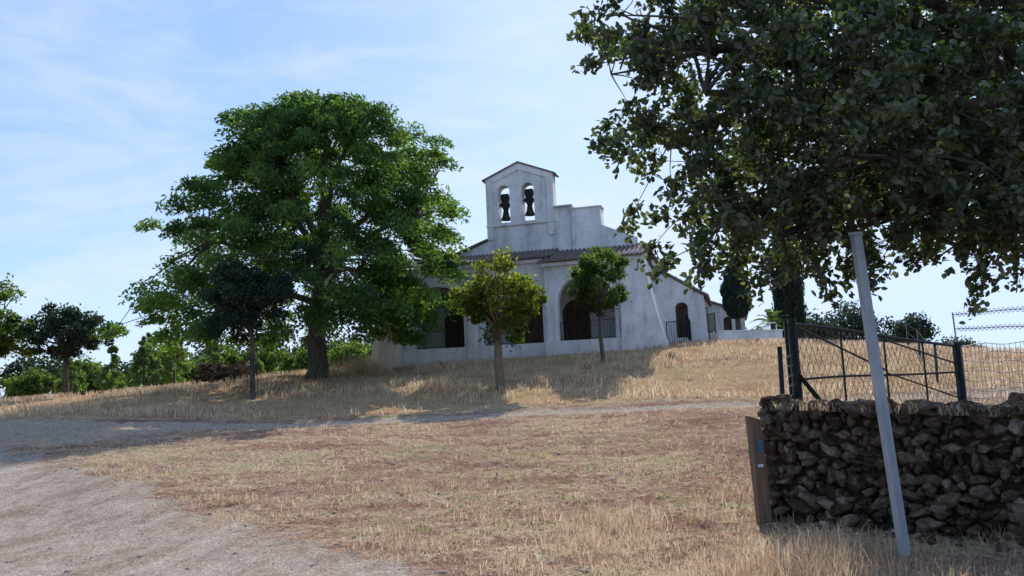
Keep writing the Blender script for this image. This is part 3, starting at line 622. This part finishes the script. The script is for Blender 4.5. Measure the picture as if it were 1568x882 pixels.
# ------------------------------------------------------------------ gate and fences
def W3(x,y,h): return Vector((x,y,float(gz(x,y))+h))
G=empty('metal_gate'); T=Tubes(); gl=(5.25,15.2); gr=(10.4,19.0)
def gp(t,h): return W3(gl[0]+(gr[0]-gl[0])*t,gl[1]+(gr[1]-gl[1])*t,h)
T.add([W3(*gl,-.2),W3(*gl,2.25)],.09,8); T.add([W3(*gr,-.2),W3(*gr,1.5)],.1,8)
T.add([W3(gl[0]-.12,gl[1],-.2),W3(gl[0]-.12,gl[1],2.2)],.03,6)
T.add([W3(gl[0]-.02,gl[1],1.3),W3(gl[0]+.75,gl[1]-.5,.0)],.045,6); T.add([W3(gl[0],gl[1],1.0),W3(gl[0]-.45,gl[1]-.5,.0)],.035,6)
def toph(t): return 2.15-.75*t
for hh in (None,1.0,.15):
    T.add([gp(i/10,(toph(i/10) if hh is None else hh*(1.1-.3*i/10))) for i in range(11)],.032 if hh is None else .026,6)
T.add([gp(.02,2.1),gp(.5,1.05)],.022,5); T.add([gp(.5,1.7),gp(.98,1.0)],.022,5); T.add([gp(.5,1.0),gp(.98,.2)],.018,5)
for t in (.02,.25,.5,.75,.97): T.add([gp(t,.1),gp(t,toph(t))],.024,5)
T.build('frame',M_iron,G)
T=Tubes(); n=34
for i in range(n+6):
    for sg in (1,-1):
        t0=i/n-.15; pts=[]
        for j in range(9):
            h=j/8; t=t0+sg*h*.16+(0 if sg>0 else .16)
            if 0<=t<=1: pts.append(gp(t,.1+h*(toph(t)-.1)))
        if len(pts)>1: T.add(pts,.0045,3)
T.build('mesh_infill',M_wire,G)
FN=empty('wire_fence'); T=Tubes(); P0=(10.4,19.0); P1=(11.6,13.2)
def fp(a,b,t,h): return W3(a[0]+(b[0]-a[0])*t,a[1]+(b[1]-a[1])*t,h)
def wh(t,h): return fp(P0,P1,t,h-(.10*math.sin(math.pi*t) if h>1.8 else .03*math.sin(t*29+h*9))-(h/2.35)**2*.2*(1-t)**2)
for h in (.2,.42,.64,.86,1.08,1.3,1.5,1.95,2.35):
    T.add([wh(i/20,h) for i in range(21)],.009,4)
for i in range(1,46):
    t=i/46; T.add([wh(t,.15),wh(t+.004*math.sin(i*3),.8),wh(t+.006*math.sin(i*5),1.5)],.007,3)
    for h in (1.95,2.35):
        q=wh(t,h); T.add([q+Vector((-.05,0,.06)),q+Vector((.05,0,-.06))],.007,3); T.add([q+Vector((-.03,.04,-.06)),q+Vector((.03,-.04,.06))],.007,3)
T.add([W3(10.4,19,1.4),W3(10.38,19,2.2)],.02,5)
L0=(4.75,14.6)
for i in range(12):
    t=i/11; 
    for sg in (1,-1): T.add([W3(L0[0]+(gl[0]-L0[0])*((t+sg*j*.09)%1),L0[1]+.6*((t+sg*j*.09)%1),.1+j*.2) for j in (0,1)] ,.005,3)
for j in range(9):
    T.add([W3(L0[0]+.5*s*.1,L0[1]+.06*s,.1+j*.18+.05*(s%2)) for s in range(11)],.006,3)
T.build('wires',M_fwire,FN)
T=Tubes()
for x,y,h in ((L0[0],L0[1],1.75),(11.6,13.2,2.4),(14,27,1.3),(16.5,33,1.3),(19,39,1.3),(12.6,23,1.3)): T.add([W3(x,y,-.1),W3(x+.04,y,h)],.045,6)
for a,b in (((10.4,19),(12.6,23)),((12.6,23),(14,27)),((14,27),(16.5,33)),((16.5,33),(19,39))):
    for h in (.4,.8,1.2): T.add([W3(*a,h),fp(a,b,.5,h-.04),W3(*b,h)],.008,3)
T.build('posts',M_iron,FN)
def shrub(x,y,h,seed):
    rr2=np.random.default_rng(seed); n=260; P=np.stack([x+rr2.normal(0,.3*h,n),y+rr2.normal(0,.3*h,n)],-1); P=np.c_[P,gz(P[:,0],P[:,1])]
    blades('dry_weeds',P,rr2.uniform(.4,1,n)*h,rr2.uniform(.012,.022,n),.8)
for i,(x,y,h) in enumerate([(-7.9,38.5,1.1),(-7.2,38.7,1.3),(-6.6,38.2,.8),(-2.8,30.5,.9),(-3.2,31,.6),(.9,30.5,.6),(2.1,31.5,.7),(-1.5,30.2,.5),(-6,37,.6),(3,34.5,.5),(7,36,.5),(5,33,.5),(-8.6,38,.7)]): shrub(x,y,h,i)

# ------------------------------------------------------------------ sky, sun, camera
EL,AZ=math.radians(35),math.radians(11)
w=bpy.data.worlds.new('World'); S.world=w; w.use_nodes=True; nt=w.node_tree; nt.nodes.clear()
out=nt.nodes.new('ShaderNodeOutputWorld'); bg=nt.nodes.new('ShaderNodeBackground'); sky=nt.nodes.new('ShaderNodeTexSky')
sky.sky_type='NISHITA'; sky.sun_disc=False; sky.sun_elevation=EL; sky.sun_rotation=AZ; sky.altitude=300; sky.air_density=1.0; sky.dust_density=.8; sky.ozone_density=2
tc=nt.nodes.new('ShaderNodeTexCoord')
sx=nt.nodes.new('ShaderNodeSeparateXYZ'); nt.links.new(tc.outputs['Generated'],sx.inputs[0])
haze=ramp(nt,sx.outputs[2],[(0,(.40,.60,.93)),(.12,(.37,.57,.93)),(.4,(.27,.47,.9)),(1,(.19,.36,.78))])
haze=mix(nt,1.,haze,(10,10,10),'MULTIPLY')
cap=mix(nt,1.,sky.outputs[0],(8.2,8.6,9.4),'DARKEN')
base=mix(nt,.64,cap,haze)
cv=scaled(nt,tc.outputs['Generated'],(1,1,3.0)); nz=noise(nt,1.6,5,.62,cv,.9); nz2=noise(nt,5,5,.65,scaled(nt,tc.outputs['Generated'],(1,1.6,4)),1.4)
cf=ramp(nt,math_(nt,'ADD',math_(nt,'MULTIPLY',nz,.72),math_(nt,'MULTIPLY',nz2,.3)),[(.46,(0,0,0)),(.66,(1,1,1))])
c=mix(nt,math_(nt,'MULTIPLY',cf,.5),base,(6.6,7.0,7.4))
nt.links.new(c,bg.inputs[0]); bg.inputs[1].default_value=.135; nt.links.new(bg.outputs[0],out.inputs[0])
sl=bpy.data.lights.new('sun','SUN'); sl.energy=5; sl.angle=math.radians(.5); sl.color=(1,.95,.88)
so=bpy.data.objects.new('sun',sl); COL.objects.link(so)
sd=Vector((math.sin(AZ)*math.cos(EL),math.cos(AZ)*math.cos(EL),math.sin(EL))); so.rotation_euler=sd.to_track_quat('Z','Y').to_euler()
cam=bpy.data.cameras.new('camera'); co=bpy.data.objects.new('camera',cam); COL.objects.link(co); S.camera=co
cam.sensor_width=36; cam.lens=1231/1568*36; cam.clip_end=4000; cam.clip_start=.05
co.matrix_world=Matrix.Translation((0,0,1.6))@Matrix.Rotation(math.radians(90+6.7),4,'X')@Matrix.Rotation(math.radians(-2.5),4,'Z')
